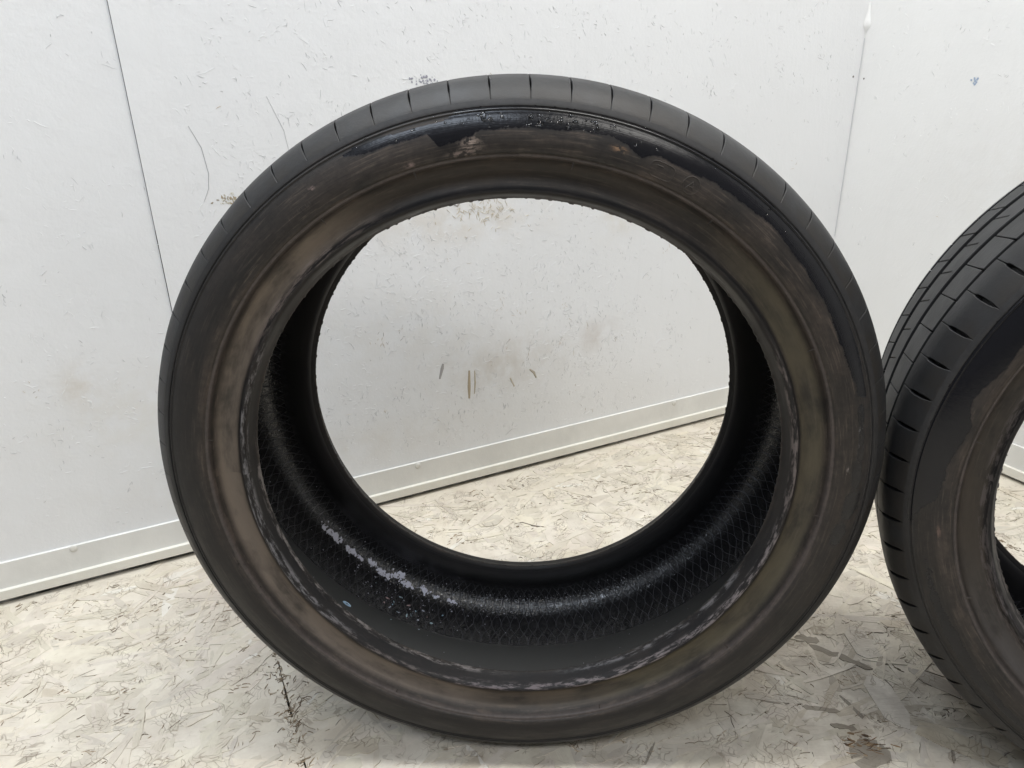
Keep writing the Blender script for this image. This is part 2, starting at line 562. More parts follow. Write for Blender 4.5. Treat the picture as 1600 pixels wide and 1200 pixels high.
def disc(par, name, x, z, r, y, mat, n=16, dome=.0012):
    v = [(x, y - dome, z)]; f = []
    for k, (q, d) in enumerate(((.55, .95), (.9, .6), (1.0, -.4))):
        for i in range(n):
            a = 2 * math.pi * i / n
            v.append((x + r * q * math.cos(a), y - dome * d, z + r * q * math.sin(a)))
    f += [(0, 1 + (i + 1) % n, 1 + i) for i in range(n)]
    for k in range(2):
        b = 1 + k * n
        f += [(b + i, b + (i + 1) % n, b + n + (i + 1) % n, b + n + i) for i in range(n)]
    return mesh_obj(name, v, f, mat, par, smooth=True, col=tints(len(v)))


for px in (-.639, -.168, .33):
    disc(wall_left, 'screw', along(px * CAM_H / .6603), .0585 if px > -.3 else .0605, .0055, YB, M_SCREW)
wm = Marks()
# paint relief and scuffs, denser where things have been leaned on the wall
cl = [(-1.02, .40, .13, .10, 420), (-.75, .33, .16, .12, 500), (-.62, .20, .13, .08, 300), (-.95, .16, .12, .06, 170), (-.5, .85, .28, .12, 330), (-.95, .78, .30, .14, 330),
      (-1.42, .25, .10, .10, 190), (-1.15, .60, .12, .14, 160), (-1.62, .45, .20, .2, 110), (-1.7, .2, .2, .12, 60), (-.25, .68, .2, .12, 110), (-.3, .3, .2, .15, 90), (-.8, .55, .5, .4, 120)]
def nick_field(mk, cl, xr, k_scale):
    for (cx, cz, rx, rz, n) in cl:
        for i in range(int(n * k_scale)):
            x = rng.gauss(cx, rx); z = rng.gauss(cz, rz)
            a = rng.choice([rng.gauss(-.7, .4), rng.uniform(0, 3.14), rng.gauss(1.57, .3)])
            g = rng.random()
            for j in range(rng.choice([1, 1, 2, 3, 5])):
                xx = x + rng.gauss(0, .006); zz = z + rng.gauss(0, .006)
                if not (.072 < zz < 1.2 and xr[0] < xx < xr[1]): continue
                if g < .55: col = (1.03, 1.03, 1.03)
                elif g < .975: k = rng.uniform(.55, .92); col = (k, k, k * 1.01)
                else: col = rng.choice([(.62, .52, .40), (.45, .42, .40), (.68, .57, .46)])
                mk.stroke(curve_pts(xx, zz, rng.lognormvariate(math.log(.0048), .5), a + rng.gauss(0, .3), rng.gauss(0, .8), 4), rng.uniform(.0003, .0009), rng.uniform(.00015, .0005), col, .0001)


nick_field(wm, cl[:6], (-2.6, -.012), 1.15)
nick_field(wm, cl[6:], (-2.6, -.012), .75)


def wall_pt(px, pz):
    return along(px * CAM_H / .6603), pz * CAM_H / .6603


# single scuffs that can be read in the photograph
def ws(path, w, col, h=.0004):
    wm.stroke([wall_pt(*p) for p in path], w, h, col, .0004)


ws([(-.410, .625), (-.400, .598), (-.397, .565), (-.400, .545), (-.408, .528)], .0011, (.55, .54, .56))
ws([(-.318, .658), (-.303, .615), (-.300, .585), (-.306, .552), (-.318, .520)], .0009, (.70, .69, .70))
ws([(-.095, .500), (-.08, .493), (-.069, .503)], .003, (.42, .41, .40))
ws([(-.075, .163), (-.0745, .185), (-.073, .215)], .006, (.52, .43, .30))
ws([(-.066, .170), (-.064, .190), (-.064, .213)], .003, (.58, .50, .36))
ws([(-.122, .21), (-.117, .228), (-.115, .236)], .006, (.45, .43, .42))
ws([(.032, .195), (.04, .187), (.044, .176)], .005, (.52, .47, .38))
ws([(-.003, .186), (.004, .168)], .004, (.66, .58, .46))
ws([(-.424, .131), (-.405, .134), (-.38, .134)], .0022, (.62, .50, .38))
ws([(-.70, .283), (-.683, .300)], .002, (.55, .52, .56))
for i in range(75):
    x, z = wall_pt(-.376 + rng.gauss(0, .009), .529 + rng.gauss(0, .004))
    wm.chip(x, z, rng.uniform(.0007, .0019), rng.uniform(.0002, .0006), rng.choice([(.50, .42, .30), (.72, .68, .58), (.42, .36, .28), (.9, .88, .82)]), rng.uniform(.8, 2.2), rng.uniform(0, 3))
for i in range(30):
    x, z = wall_pt(-.045 + rng.gauss(0, .012), .690 + rng.gauss(0, .002))
    wm.chip(wall_pt(-.115 + rng.gauss(0, .007), 0)[0], .678 + rng.gauss(0, .003), rng.uniform(.0008, .002), .0006, (.42, .42, .48))
for (bx, bz, n, s1, s2) in ((-.025, .475, 60, .02, .012), (-.055, .48, 40, .02, .01), (-.10, .505, 16, .012, .003), (.05, .66, 20, .02, .012)):
    for i in range(n):
        x, z = wall_pt(bx + rng.gauss(0, s1), bz + rng.gauss(0, s2))
        wm.stroke(curve_pts(x, z, rng.uniform(.004, .010), rng.uniform(0, 3), 0, 3), .001, .0003, rng.choice([(.7, .6, .45), (.62, .52, .38), (.8, .74, .64)]), .0004)
wm.build('paint_scuffs', M_WALL_L, wall_left)

# the second wall meets the first at a right angle in the corner
wall_right = make_wall('wall_right', CORNER, WALL_A - math.pi / 2, 2.6, 1)
wall_panel(wall_right, 0, 2.8, M_WALL_R, SMUDGE_R)
skirting(wall_right, .021, 2.8, 0)
wr = Marks()
nick_field(wr, [(.12, .72, .12, .12, 170), (.35, .8, .15, .12, 170), (.5, .5, .3, .2, 150), (.2, .35, .2, .12, 60)], (.012, 2.6), .6)
for i in range(14):
    wr.chip(.235 + rng.gauss(0, .004), .66 + rng.gauss(0, .003), rng.uniform(.001, .0022), .0006, (.45, .55, .72))
wr.build('paint_scuffs', M_WALL_R, wall_right)
# bead of filler in the corner with a blob and two nails
v = []; f = []
zs = [.066, .3, .5, .62, .70, .742, .752, .757, .764, .772, .782, .80, 1.2, ZT]
rs = [.0008, .0012, .0012, .0012, .0012, .0012, .002, .005, .0065, .005, .003, .0018, .0018, .0018]
for z, q in zip(zs, rs):
    v += [(-q * 1.6, -.0002, z), (-q * .6, -q * .6, z), (-.0002, -q * 1.6, z)]
for i in range(len(zs) - 1):
    a = 3 * i
    f += [(a, a + 1, a + 4, a + 3), (a + 1, a + 2, a + 5, a + 4)]
wm_c = [(-.0016, .74), (-.0017, .6), (-.0016, .5), (-.0016, .36)]
mk_ = Marks(); mk_.stroke(wm_c, .0007, .0001, (.78, .78, .79), .0019); mk_.build('corner_crack', M_WALL_L, wall_left)
mesh_obj('corner_filler', v, f, M_STRIP, wall_left, smooth=True, col=tints(len(v)))
disc(wall_left, 'nail', -.016, .672, .0021, 0, M_NAIL, 10, .0008)
disc(wall_right, 'nail', .012, .668, .0018, 0, M_NAIL, 10, .0008)

# ------------------------------------------------------------------ tyres
# tyre frame: y is the axle (front face at -y), x to the right, z up; (t, r) = distance out along -y, radius
RT = 0.3351
PITCHES = 66
PA = 2 * math.pi / PITCHES
SHOULDER = [(.079, .3342), (.084, .3336), (.090, .3326), (.0955, .3313), (.098, .3305), (.102, .3287), (.106, .3262), (.110, .3228), (.113, .3197), (.1150, .3175), (.1158, .3165), (.1165, .3155)]
SIDE = [(.1165, .3155), (.1178, .3133), (.1189, .3109), (.1184, .3105), (.1186, .3097), (.1197, .3089), (.1198, .3080), (.1194, .3075), (.1206, .3052), (.1219, .3022), (.1232, .2985), (.1245, .2935), (.1253, .2885), (.1255, .2840), (.1250, .2800),
        (.1241, .2779), (.1228, .2768), (.1226, .2764), (.1224, .2753), (.1216, .2745), (.1200, .2740), (.1172, .2735), (.1140, .2722), (.1108, .2698), (.1085, .2665), (.1073, .2632), (.1070, .2600), (.1074, .2565), (.1086, .2535), (.1102, .2512), (.1118, .2498)]
BEAD = [(.1118, .2498), (.1119, .2486), (.1113, .2474), (.1098, .2463), (.1078, .2455), (.1040, .2445), (.1000, .2435), (.0965, .2423), (.0945, .2414), (.0933, .2411), (.0922, .2414), (.0912, .2424), (.0900, .2440), (.0892, .2460)]
LINER_H = [(.0892, .2460), (.0888, .2490), (.0892, .2530), (.0915, .2590), (.0950, .2650), (.0985, .2710), (.1020, .2770), (.1048, .2830), (.1065, .2890), (.1068, .2950), (.1058, .3010), (.1030, .3070), (.0985, .3120), (.0925, .3158), (.0850, .3185), (.0750, .3203), (.0600, .3213), (.0400, .3218), (.0200, .3220), (0, .3220)]


def profile_normals(prof, outward):
    P = np.array(prof); d = np.gradient(P, axis=0)
    n = np.stack([d[:, 1], -d[:, 0]], 1); n /= np.linalg.norm(n, axis=1)[:, None]
    return n * outward


def densify(prof, k):
    """Catmull-Rom through the profile points"""
    P = np.array(prof); n = len(P); out = []
    for i in range(n - 1):
        p0 = P[max(i - 1, 0)]; p1 = P[i]; p2 = P[i + 1]; p3 = P[min(i + 2, n - 1)]
        for j in range(k):
            s = j / k
            out.append(.5 * ((2 * p1) + (p2 - p0) * s + (2 * p0 - 5 * p1 + 4 * p2 - p3) * s * s + (3 * p1 - p0 - 3 * p2 + p3) * s ** 3))
    out.append(P[-1])
    return [tuple(q) for q in out]


def revolve(name, prof, seg, mat, parent, outward=1, jitter=None, stains=None):
    P = np.array(prof); n = len(P)
    th = np.arange(seg) * 2 * math.pi / seg
    nn = profile_normals(prof, outward)
    t = np.repeat(P[None, :, 0], seg, 0); r = np.repeat(P[None, :, 1], seg, 0)
    if jitter is not None: t, r = jitter(th, t, r)
    c = np.cos(th)[:, None]; s = np.sin(th)[:, None]
    V = np.stack([r * c, -t, r * s], -1).reshape(-1, 3)
    idx = np.arange(seg * n).reshape(seg, n)
    a = idx[:, :-1]; b = idx[:, 1:]; a2 = np.roll(idx, -1, 0)[:, :-1]; b2 = np.roll(idx, -1, 0)[:, 1:]
    F = np.stack([a, a2, b2, b] if outward > 0 else [a, b, b2, a2], -1).reshape(-1, 4)
    NN = None
    if jitter is None:
        NN = np.stack([nn[None, :, 1] * c, -nn[None, :, 0] + 0 * c, nn[None, :, 1] * s], -1).reshape(-1, 3)
        # face winding must agree with the normals
    V = V.tolist(); F = F.tolist()
    a0, b0, c0 = (np.array(V[i]) for i in F[len(F) // 2][:3])
    if NN is not None:
        fn = np.cross(b0 - a0, c0 - a0)
        if fn @ NN[F[len(F) // 2][0]] < 0: F = [q[::-1] for q in F]
    return mesh_obj(name, V, F, mat, parent, smooth=True, normals=None if NN is None else NN.tolist(), attrs=None if stains is None else stain_fields(V, **stains))


def r_at(t):        # outer tread radius
    t = abs(t)
    if t <= .079: return RT - .0009 * (t / .079) ** 2
    P = np.array(SHOULDER); return float(np.interp(t, P[:, 0], P[:, 1]))


def block_mesh(name, ts, half, skew, depth, mat, cols=7, edge=.0004, chamfer=(True, True)):
    """one tread block: ts = axial stations, half(t) = half width as an arc length lost to the gap, skew(t) = angular offset"""
    V, F, NRM = [], [], []
    P = np.array([(t, r_at(t)) for t in ts])
    nn = profile_normals(P, 1)
    if nn[len(ts) // 2][1] < 0: nn = -nn
    us = [-1, -1, -.5, 0, .5, 1, 1]
    drop = [depth, edge, 0, 0, 0, edge, depth]
    us = [-1, -1, None, -.45, 0, .45, None, 1, 1]
    drop = [depth, edge, 0, 0, 0, 0, 0, edge, depth]
    m_ = len(us)
    rows = []
    sts = list(range(len(ts)))
    seq = ([(0, depth)] if chamfer[0] else []) + ([(0, edge)] if chamfer[0] else []) + [(i, 0) for i in sts] + ([(sts[-1], edge), (sts[-1], depth)] if chamfer[1] else [])
    for k, (i, dr) in enumerate(seq):
        t, r = P[i]
        if chamfer[0] and k >= 2 and i == 0: t = t + edge * (1 if ts[-1] > ts[0] else -1)
        if chamfer[1] and dr == 0 and i == sts[-1]: t = t - edge * (1 if ts[-1] > ts[0] else -1)
        h = PA / 2 - half(t) / r; sk = skew(t)
        for j in range(m_):
            u = us[j]
            if u is None: phi = (h - edge * 1.2 / r) * (-1 if j < m_ / 2 else 1)
            else: phi = u * h
            rr = r - max(dr, drop[j])
            a = math.pi / 2 + phi + sk
            V.append((rr * math.cos(a), -t, rr * math.sin(a)))
    nr = len(seq)
    for k in range(nr - 1):
        for j in range(m_ - 1):
            a = k * m_ + j
            F.append((a, a + 1, a + m_ + 1, a + m_))
    me = bpy.data.meshes.new(name)
    # outward winding
    q = F[(nr // 2) * (m_ - 1) + m_ // 2]; A, B, C = (Vector(V[i]) for i in q[:3])
    if (B - A).cross(C - A).dot(Vector((V[q[0]][0], 0, V[q[0]][2]))) < 0: F = [x[::-1] for x in F]
    me.from_pydata(V, [], F); me.shade_smooth()
    me.set_sharp_from_angle(angle=R_(24))
    me.materials.append(mat); me.update()
    return me


def tyre_coords(N, root):
    c = N.coord(root); s = N.sep(c)
    r = N.math('SQRT', N.math('ADD', N.math('MULTIPLY', s[0], s[0]), N.math('MULTIPLY', s[2], s[2])))
    th = N.math('MULTIPLY', N.math('ARCTAN2', s[2], s[0]), 180 / math.pi)      # degrees, 0 right, 90 top
    return c, s, r, th


def arc(N, th, a0, a1, soft, wob=None):
    """1 inside an angular range in degrees (may wrap past 180)"""
    mid = (a0 + a1) / 2; hw = (a1 - a0) / 2
    d = N.math('SUBTRACT', th, mid)
    d = N.math('ABSOLUTE', N.math('SUBTRACT', N.math('FLOORED_MODULO', N.math('ADD', d, 180.0), 360.0), 180.0))
    if wob is not None: d = N.math('ADD', d, wob)
    return N.step(d, hw + soft, hw - soft)


def stain_fields(V, wet_low, wet_up, wet_patches, dust, outer_dark, spots, scuff):
    """per-vertex dirt and painted shade: lying dust, dark outer wall, wetness, chafing, single spots (V in the tyre frame, front face only)"""
    X = np.asarray(V); n = len(X)
    th = np.degrees(np.arctan2(X[:, 2], X[:, 0])); r = np.hypot(X[:, 0], X[:, 2])
    dd = lambda a: (th - a + 180) % 360 - 180
    sstep = lambda x: np.clip(x, 0, 1) ** 2 * (3 - 2 * np.clip(x, 0, 1))

    def arcm(a0, a1, soft):
        m_ = (a0 + a1) / 2; return sstep((((a1 - a0) / 2 + soft) - np.abs(dd(m_))) / (2 * soft))

    def over(buf, colr, k):
        k = np.clip(k, 0, 1); al = k + buf[:, 3] * (1 - k)
        buf[:, :3] = np.where(al[:, None] > 1e-5, (np.array(colr) * k[:, None] + buf[:, :3] * (buf[:, 3] * (1 - k))[:, None]) / np.maximum(al, 1e-5)[:, None], buf[:, :3])
        buf[:, 3] = al
    D = np.zeros((n, 4)); D[:, :3] = .1
    hol = sstep((r - .2515) / .004) * sstep((.2735 - r) / .005)
    for a0, a1, soft, colr, amt in dust: over(D, colr, hol * arcm(a0, a1, soft) * amt)
    for a0, a1, soft, r0, colr, amt in outer_dark:        # darkened outer wall; shade under the overhang painted in at the bottom
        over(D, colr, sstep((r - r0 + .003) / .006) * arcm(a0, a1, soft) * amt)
    S = np.zeros((n, 4)); S[:, :3] = .1
    for a, rr, da, dr, colr, amt in spots: over(S, colr, np.exp(-((dd(a) / da) ** 2 + ((r - rr) / dr) ** 2)) * amt)
    C = np.zeros((n, 4)); C[:, :3] = .2
    for a0, a1, soft, r0, r1, colr, amt in scuff: over(C, colr, arcm(a0, a1, soft) * sstep((r - r0 + .0008) / .0012) * sstep((r1 + .0008 - r) / .0012) * amt)
    lo = np.array(sorted(wet_low)); up_ = np.array(sorted(wet_up))
    a_ = np.where(th < -90, th + 360, th)
    rl = np.interp(a_, lo[:, 0], lo[:, 1], left=9, right=9); ru = np.interp(a_, up_[:, 0], up_[:, 1])
    w_ = np.where(r < ru + .0004, np.clip(.5 + (r - rl) / .007, 0, 1), 0)
    for a0, a1, r0, r1 in wet_patches:
        k = np.clip(.5 + .75 * (1 - np.hypot((((a_ - (a0 + a1) / 2) + 180) % 360 - 180) / ((a1 - a0) / 2), (r - (r0 + r1) / 2) / ((r1 - r0) / 2))), 0, 1)
        w_ = np.maximum(w_, k)
    Wt = np.zeros((n, 4)); Wt[:, 0] = w_; Wt[:, 3] = 1
    return {'dust': D, 'spot': S, 'scuff': C, 'wet': Wt}


def mat_sidewall(name, root):
    """used rubber: brown bloom, grey dust in the rim groove, dark wet streaks, pale scuffs at the bead"""
    N = NT(name)
    c, s, r, th = tyre_coords(N, root)
    front = N.step(s[1], .02, -.02)
    al = N.math('MULTIPLY', th, math.pi / 180)
    smear = N.noise(N.xyz(N.math('MULTIPLY', al, 5.0), N.math('MULTIPLY', r, 55.0), N.math('MULTIPLY', s[1], 8.0)), 1.0, 4, .62)
    blot = N.noise(c, 24, 3, .62)
    fine = N.noise(c, 210, 3, .65)
    strk = N.noise(N.xyz(N.math('MULTIPLY', al, 9.0), N.math('MULTIPLY', r, 520.0), 3.0), 1.0, 5, .66)
    fl = N.noise(N.xyz(N.math('MULTIPLY', al, 13.0), N.math('MULTIPLY', r, 300.0), N.math('MULTIPLY', s[1], 200.0)), 1.0, 5, .72)
    rub = N.mix(N.step(blot, .35, .7), (.040, .0335, .029), (.025, .0228, .021))
    rub = N.mix(N.math('MULTIPLY', N.step(smear, .48, .72), .75), rub, (.068, .054, .0445))
    rub = N.mix(N.math('MULTIPLY', N.step(strk, .53, .64), .6), rub, (.092, .073, .060))
    rub = N.mix(N.math('MULTIPLY', N.step(strk, .46, .32), .60), rub, (.016, .015, .0145))
    rub = N.mix(N.math('MULTIPLY', N.band(r, .2738, .2768, .0006), .5), rub, (.105, .088, .082))
    rub = N.mix(N.math('MULTIPLY', N.step(smear, .46, .28), .6), rub, (.012, .012, .0125))
    rub = N.mix(N.math('MULTIPLY', N.step(r, .300, .315), .9), rub, (.030, .030, .031))
    rub = N.mix(N.step(fine, .36, .62), N.mix(1.0, rub, (.86, .86, .87), 'MULTIPLY'), N.mix(1.0, rub, (1.07, 1.06, 1.06), 'MULTIPLY'))
    dc, da = N.attr4('dust'); sc_, sa = N.attr4('spot'); cc, ca = N.attr4('scuff'); wf = N.sep(N.attr4('wet')[0])[0]
    rub = N.mix(N.math('MULTIPLY', N.math('MULTIPLY', da, front), N.mixf(N.step(smear, .25, .60), .25, 1.0)), rub, dc)  # the dust attribute also carries the painted outer-wall shade
    rub = N.mix(N.math('MULTIPLY', N.band(r, .2415, .2522, .0012), .75), rub, (.011, .011, .0125))
    rub = N.mix(N.math('MULTIPLY', N.math('MULTIPLY', ca, front), N.math('MULTIPLY', N.step(fl, .46, .60), .72)), rub, cc)
    rub = N.mix(N.math('MULTIPLY', N.math('MULTIPLY', sa, front), N.math('MULTIPLY', N.step(fine, .42, .56), N.step(fl, .40, .52))), rub, sc_)
    rag = N.noise(N.xyz(N.math('MULTIPLY', al, 24.0), N.math('MULTIPLY', r, 40.0), 0.0), 1.0, 5, .78)
    wf = N.math('ADD', wf, N.math('MULTIPLY', N.math('SUBTRACT', rag, .5), 1.15))
    wet = N.math('MULTIPLY', N.math('MULTIPLY', N.step(wf, .32, .66), N.step(N.sep(N.attr4('wet')[0])[0], .02, .12)), front)
    col = N.mix(wet, rub, (.008, .008, .010))
    rough = N.mixf(wet, N.mixf(N.step(smear, .3, .7), .46, .62), N.mixf(fine, .12, .30))
    lines = N.noise(N.xyz(0.0, N.math('MULTIPLY', r, 900.0), 0.0), 1.0, 1, .5)
    hgt = N.math('ADD', N.math('MULTIPLY', fine, .6), N.math('MULTIPLY', lines, .35))
    hgt = N.math('ADD', hgt, N.math('MULTIPLY', fl, N.math('MULTIPLY', ca, .8)))
    return N.done(col, rough, N.bump(hgt, .22, .0010), N.mixf(wet, .26, .32))


def mat_tread(name, root, tone):
    N = NT(name)
    c, s, r, th = tyre_coords(N, root)
    blot = N.noise(c, 26, 3, .6); fine = N.noise(c, 260, 3, .65)
    ua = N.math('ABSOLUTE', s[1])
    col = N.mix(N.step(blot, .3, .7), tone, tuple(x * .66 for x in tone))
    col = N.mix(N.math('MULTIPLY', N.step(ua, .100, .1165), N.step(blot, .35, .60)), col, (tone[0] * 1.0, tone[1] * .90, tone[2] * .78))
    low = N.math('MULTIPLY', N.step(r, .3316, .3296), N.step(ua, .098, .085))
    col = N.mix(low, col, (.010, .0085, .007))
    return N.done(col, N.mixf(blot, .44, .58), N.bump(fine, .25, .0008), .32)


def mat_liner(name, root):
    """butyl liner: glossy black, pebbled except for the smooth centre band"""
    N = NT(name)
    c, s, r, th = tyre_coords(N, root)
    ua = N.math('ABSOLUTE', s[1])
    arcl = N.math('MULTIPLY', th, .318 * math.pi / 180)
    # distance along the section: u on the crown, going on down the sidewall
    along_ = N.math('SUBTRACT', ua, N.math('SUBTRACT', r, .322))
    wob = N.noise(c, 120, 1)
    pv = N.xyz(N.math('ADD', arcl, N.math('MULTIPLY', wob, .004)), N.math('ADD', along_, N.math('MULTIPLY', wob, .003)), 0.0)
    e = N.voro(pv, 360, 'DISTANCE_TO_EDGE')
    tex = N.math('MULTIPLY', N.step(along_, .036, .039), N.step(along_, .160, .135))
    blot = N.noise(c, 18, 2, .6)
    col = N.mix(N.step(blot, .4, .7), (.006, .006, .0072), (.009, .009, .010))
    col = N.mix(N.step(along_, .042, .030), col, (.0085, .0095, .0093))
    col = N.mix(N.step(r, .268, .250), col, (.020, .019, .020))
    h = N.math('ADD', N.math('MULTIPLY', N.step(e, .0, .30), tex), N.math('MULTIPLY', wob, .15))
    return N.done(col, N.mixf(tex, .42, .25), N.bump(h, .55, .0004), 1.0)


CLEAN = ('dust', 'spot', 'scuff', 'wet')


def clean(n):
    return {k: np.zeros((n, 4)) for k in CLEAN}


def whisker_mesh(name, mat):
    v = []; f = []; n = 5
    for k, (z, q) in enumerate(((0, .0006), (.002, .00045), (.0055, .0003))):
        for i in range(n):
            a = 2 * math.pi * i / n; v.append((q * math.cos(a) + .0006 * k * k * .3, q * math.sin(a), z))
    for k in range(2):
        b = k * n
        f += [(b + i, b + (i + 1) % n, b + n + (i + 1) % n, b + n + i) for i in range(n)]
    f.append(tuple(range(2 * n, 3 * n)))
    me = bpy.data.meshes.new(name); me.from_pydata(v, [], f); me.materials.append(mat)
    for k, arr in clean(len(v)).items(): me.color_attributes.new(k, 'FLOAT_COLOR', 'POINT').data.foreach_set('color', arr.astype(np.float32).ravel())
    me.update()
    return me


SIDE_D = densify(SIDE, 2)
BEAD_D = densify(BEAD, 3)
LIN_D = densify(LINER_H, 2)
LINER_FULL = LIN_D + [(-t, r) for t, r in LIN_D[::-1][1:]]
SD = np.array(sorted([(r, t) for t, r in SIDE_D]))


def side_t(r):
    return float(np.interp(r, SD[:, 0], SD[:, 1]))


def sidewall_point(th, r, h):
    """point h above the front sidewall at angle th (deg) and radius r"""
    t = side_t(r); dr = .0008
    dt = (side_t(r + dr) - side_t(r - dr)) / (2 * dr)
    L = math.hypot(1, dt); nt, nr_ = 1 / L, -dt / L
    a = R_(th); rr = r + nr_ * h; tt = t + nt * h
    return (rr * math.cos(a), -tt, rr * math.sin(a))


def emboss(name, paths, mat, parent, w, h, stains=None):
    """raised moulded strokes; a path is a list of (angle, radius)"""
    V, F = [], []
    for path in paths:
        n = len(path)
        pl = [(R_(a) * r, r) for a, r in path]
        for i in range(n):
            x0, y0 = pl[max(0, i - 1)]; x1, y1 = pl[min(n - 1, i + 1)]
            dx, dy = x1 - x0, y1 - y0; L = math.hypot(dx, dy) or 1
            nx, ny = -dy / L, dx / L
            a, r = path[i]
            for off, hh in ((-.5, -.0003), (-.28, h), (.28, h), (.5, -.0003)):
                rr = r + ny * w * off; aa = a + math.degrees(nx * w * off / r)
                V.append(sidewall_point(aa, rr, hh))
        b = len(V) - 4 * n
        for i in range(n - 1):
            for j in range(3):
                q = b + 4 * i + j
                F.append((q, q + 4, q + 5, q + 1))
    return mesh_obj(name, V, F, mat, parent, smooth=True, attrs=stain_fields(V, **stains) if stains else clean(len(V)))


M_VENT = mat_plain('dusty_vent_line', (.060, .060, .066), .38, 200, .1, .1, .5)


def make_tyre(label, loc, d, s, v, phase, stains, seed, sipe):
    g = random.Random(seed)
    M = Matrix((s, d, v)).transposed()
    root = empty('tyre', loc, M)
    root['label'] = label; root['category'] = 'tyre'; root['group'] = 'used tyres standing on the floor'
    m_side = mat_sidewall('sidewall_rubber', root)
    m_tread = mat_tread('tread_rubber', root, (.0225, .0225, .0235))
    m_lin = mat_liner('inner_liner_rubber', root)
    ph = R_(phase)
    # carcass
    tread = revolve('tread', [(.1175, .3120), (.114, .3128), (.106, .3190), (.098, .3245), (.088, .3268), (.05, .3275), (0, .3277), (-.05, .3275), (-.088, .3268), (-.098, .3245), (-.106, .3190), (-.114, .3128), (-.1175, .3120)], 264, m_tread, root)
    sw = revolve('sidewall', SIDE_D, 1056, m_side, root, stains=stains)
    sw2 = sw.copy(); COL.objects.link(sw2); sw2.parent = root; sw2.rotation_euler = (0, 0, math.pi)

    def toe_flash(th, t, r):
        n = len(th)
        base = np.array([g.gauss(0, 1) for _ in range(n)])
        nib = np.zeros(n)
        i = 0
        while i < n:
            i += g.randint(4, 16)
            wd = g.randint(1, 4); a = g.uniform(.0003, .0009)
            for k in range(wd):
                if i + k < n: nib[i + k] = a
            i += wd
        lowf = sum(np.sin(th * k + g.uniform(0, 6.3)) * g.uniform(.3, 1) / k for k in (2, 3, 5, 7)) * .0007
        prof = np.exp(-((np.arange(t.shape[1]) - 27) / 3.2) ** 2)      # about the toe tip
        r = r - (nib[:, None] + base[:, None] * .00006) * prof[None, :] + lowf[:, None] * np.linspace(0, 1, t.shape[1])[None, :] * 0
        t = t - base[:, None] * .00008 * prof[None, :]
        return t, r

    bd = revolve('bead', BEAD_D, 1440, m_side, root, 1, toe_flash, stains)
    bd2 = bd.copy(); COL.objects.link(bd2); bd2.parent = root; bd2.rotation_euler = (0, 0, math.pi)
    lin = revolve('inner_liner', LINER_FULL, 480, m_lin, root)
    # fine raised vent lines crossing on the liner
    V, F = [], []
    n = 168
    L2 = [p for p in LIN_D if p[1] > .279]
    Lp = np.array(L2)
    dist = np.r_[0, np.cumsum(np.hypot(*np.diff(Lp, axis=0).T))]
    tot = dist[-1]
    for side_ in (1, -1):
        for fam in (1, -1):
            for k in range(n):
                a0 = 2 * math.pi * k / n + g.gauss(0, .0008)
                st = 16; b = len(V)
                for i in range(st):
                    q = (tot - .040) * i / (st - 1)
                    t = np.interp(q, dist, Lp[:, 0]); r = np.interp(q, dist, Lp[:, 1])
                    a = a0 + fam * .5 * (2 * math.pi / n) * math.cos(q / .030 * math.pi)
                    j = min(len(Lp) - 2, int(np.searchsorted(dist, q, side='right') - 1)); j = max(j, 0)
                    dt, dr = Lp[j + 1] - Lp[j]; Ln = math.hypot(dt, dr); nt, nr_ = -dr / Ln, dt / Ln
                    if nr_ > 0 and abs(nr_) > .5: nt, nr_ = -nt, -nr_
                    if nt > 0 and abs(nt) > .5: nt, nr_ = -nt, -nr_
                    for dw, hh in ((-.00044, -.0001), (0, .00048), (.00044, -.0001)):
                        rr = r + nr_ * hh; tt = (t + nt * hh) * side_; aa = a + dw / r
                        V.append((rr * math.cos(aa), -tt, rr * math.sin(aa)))
                for i in range(st - 1):
                    for j in range(2):
                        q = b + 3 * i + j
                        F.append((q, q + 1, q + 4, q + 3))
    vl = mesh_obj('vent_lines', V, F, M_VENT, lin, smooth=True); vl['kind'] = 'stuff'

    # tread pattern
    wide, end_ = sipe

    def h_sh(t):
        if t < .0955: return .0003
        if t < .0985: return .0003 + (t - .0955) / .003 * (wide - .0003)
        if t < end_ - .004: return wide
        return max(.00012, wide * (1 - (t - end_ + .004) / .004))

    me_sh = block_mesh('shoulder_block', [t for t, _ in SHOULDER], h_sh, lambda t: R_(-.55) * (t - .079) / .037, .0062, m_tread, chamfer=(True, False))
    me_r2 = block_mesh('rib_block', list(np.linspace(.0235, .072, 6)), lambda t: .00045 + .0005 * max(0, (t - .06) / .012), lambda t: R_(-1.1) * (t - .0235) / .05, .0062, m_tread)
    me_r4 = block_mesh('rib_block_outer', list(np.linspace(-.0395, -.073, 5)), lambda t: .00055, lambda t: R_(1.6) * (-.0395 - t) / .0335, .0062, m_tread)
    rg = random.Random(seed + 1)
    for k in range(PITCHES):
        a = ph + k * PA
        rot = Matrix.Rotation(-(a - math.pi / 2), 4, 'Y')

        def put(name, me, mat4):
            o = bpy.data.objects.new(name, me); COL.objects.link(o); o.parent = tread; o.matrix_local = mat4
        put('shoulder_block', me_sh, rot)
        put('shoulder_block', me_sh, Matrix.Rotation(-(a + PA * .5 - math.pi / 2), 4, 'Y') @ Matrix.Rotation(math.pi, 4, 'Z'))
        put('rib_block', me_r2, Matrix.Rotation(-(a - R_(2.2) - math.pi / 2), 4, 'Y'))
        put('rib_block', me_r4, Matrix.Rotation(-(a - R_(.8) - math.pi / 2), 4, 'Y'))
    # centre rib: slanted sipes cut in from one side, small notches from the other
    V, F = [], []
    seg = 8

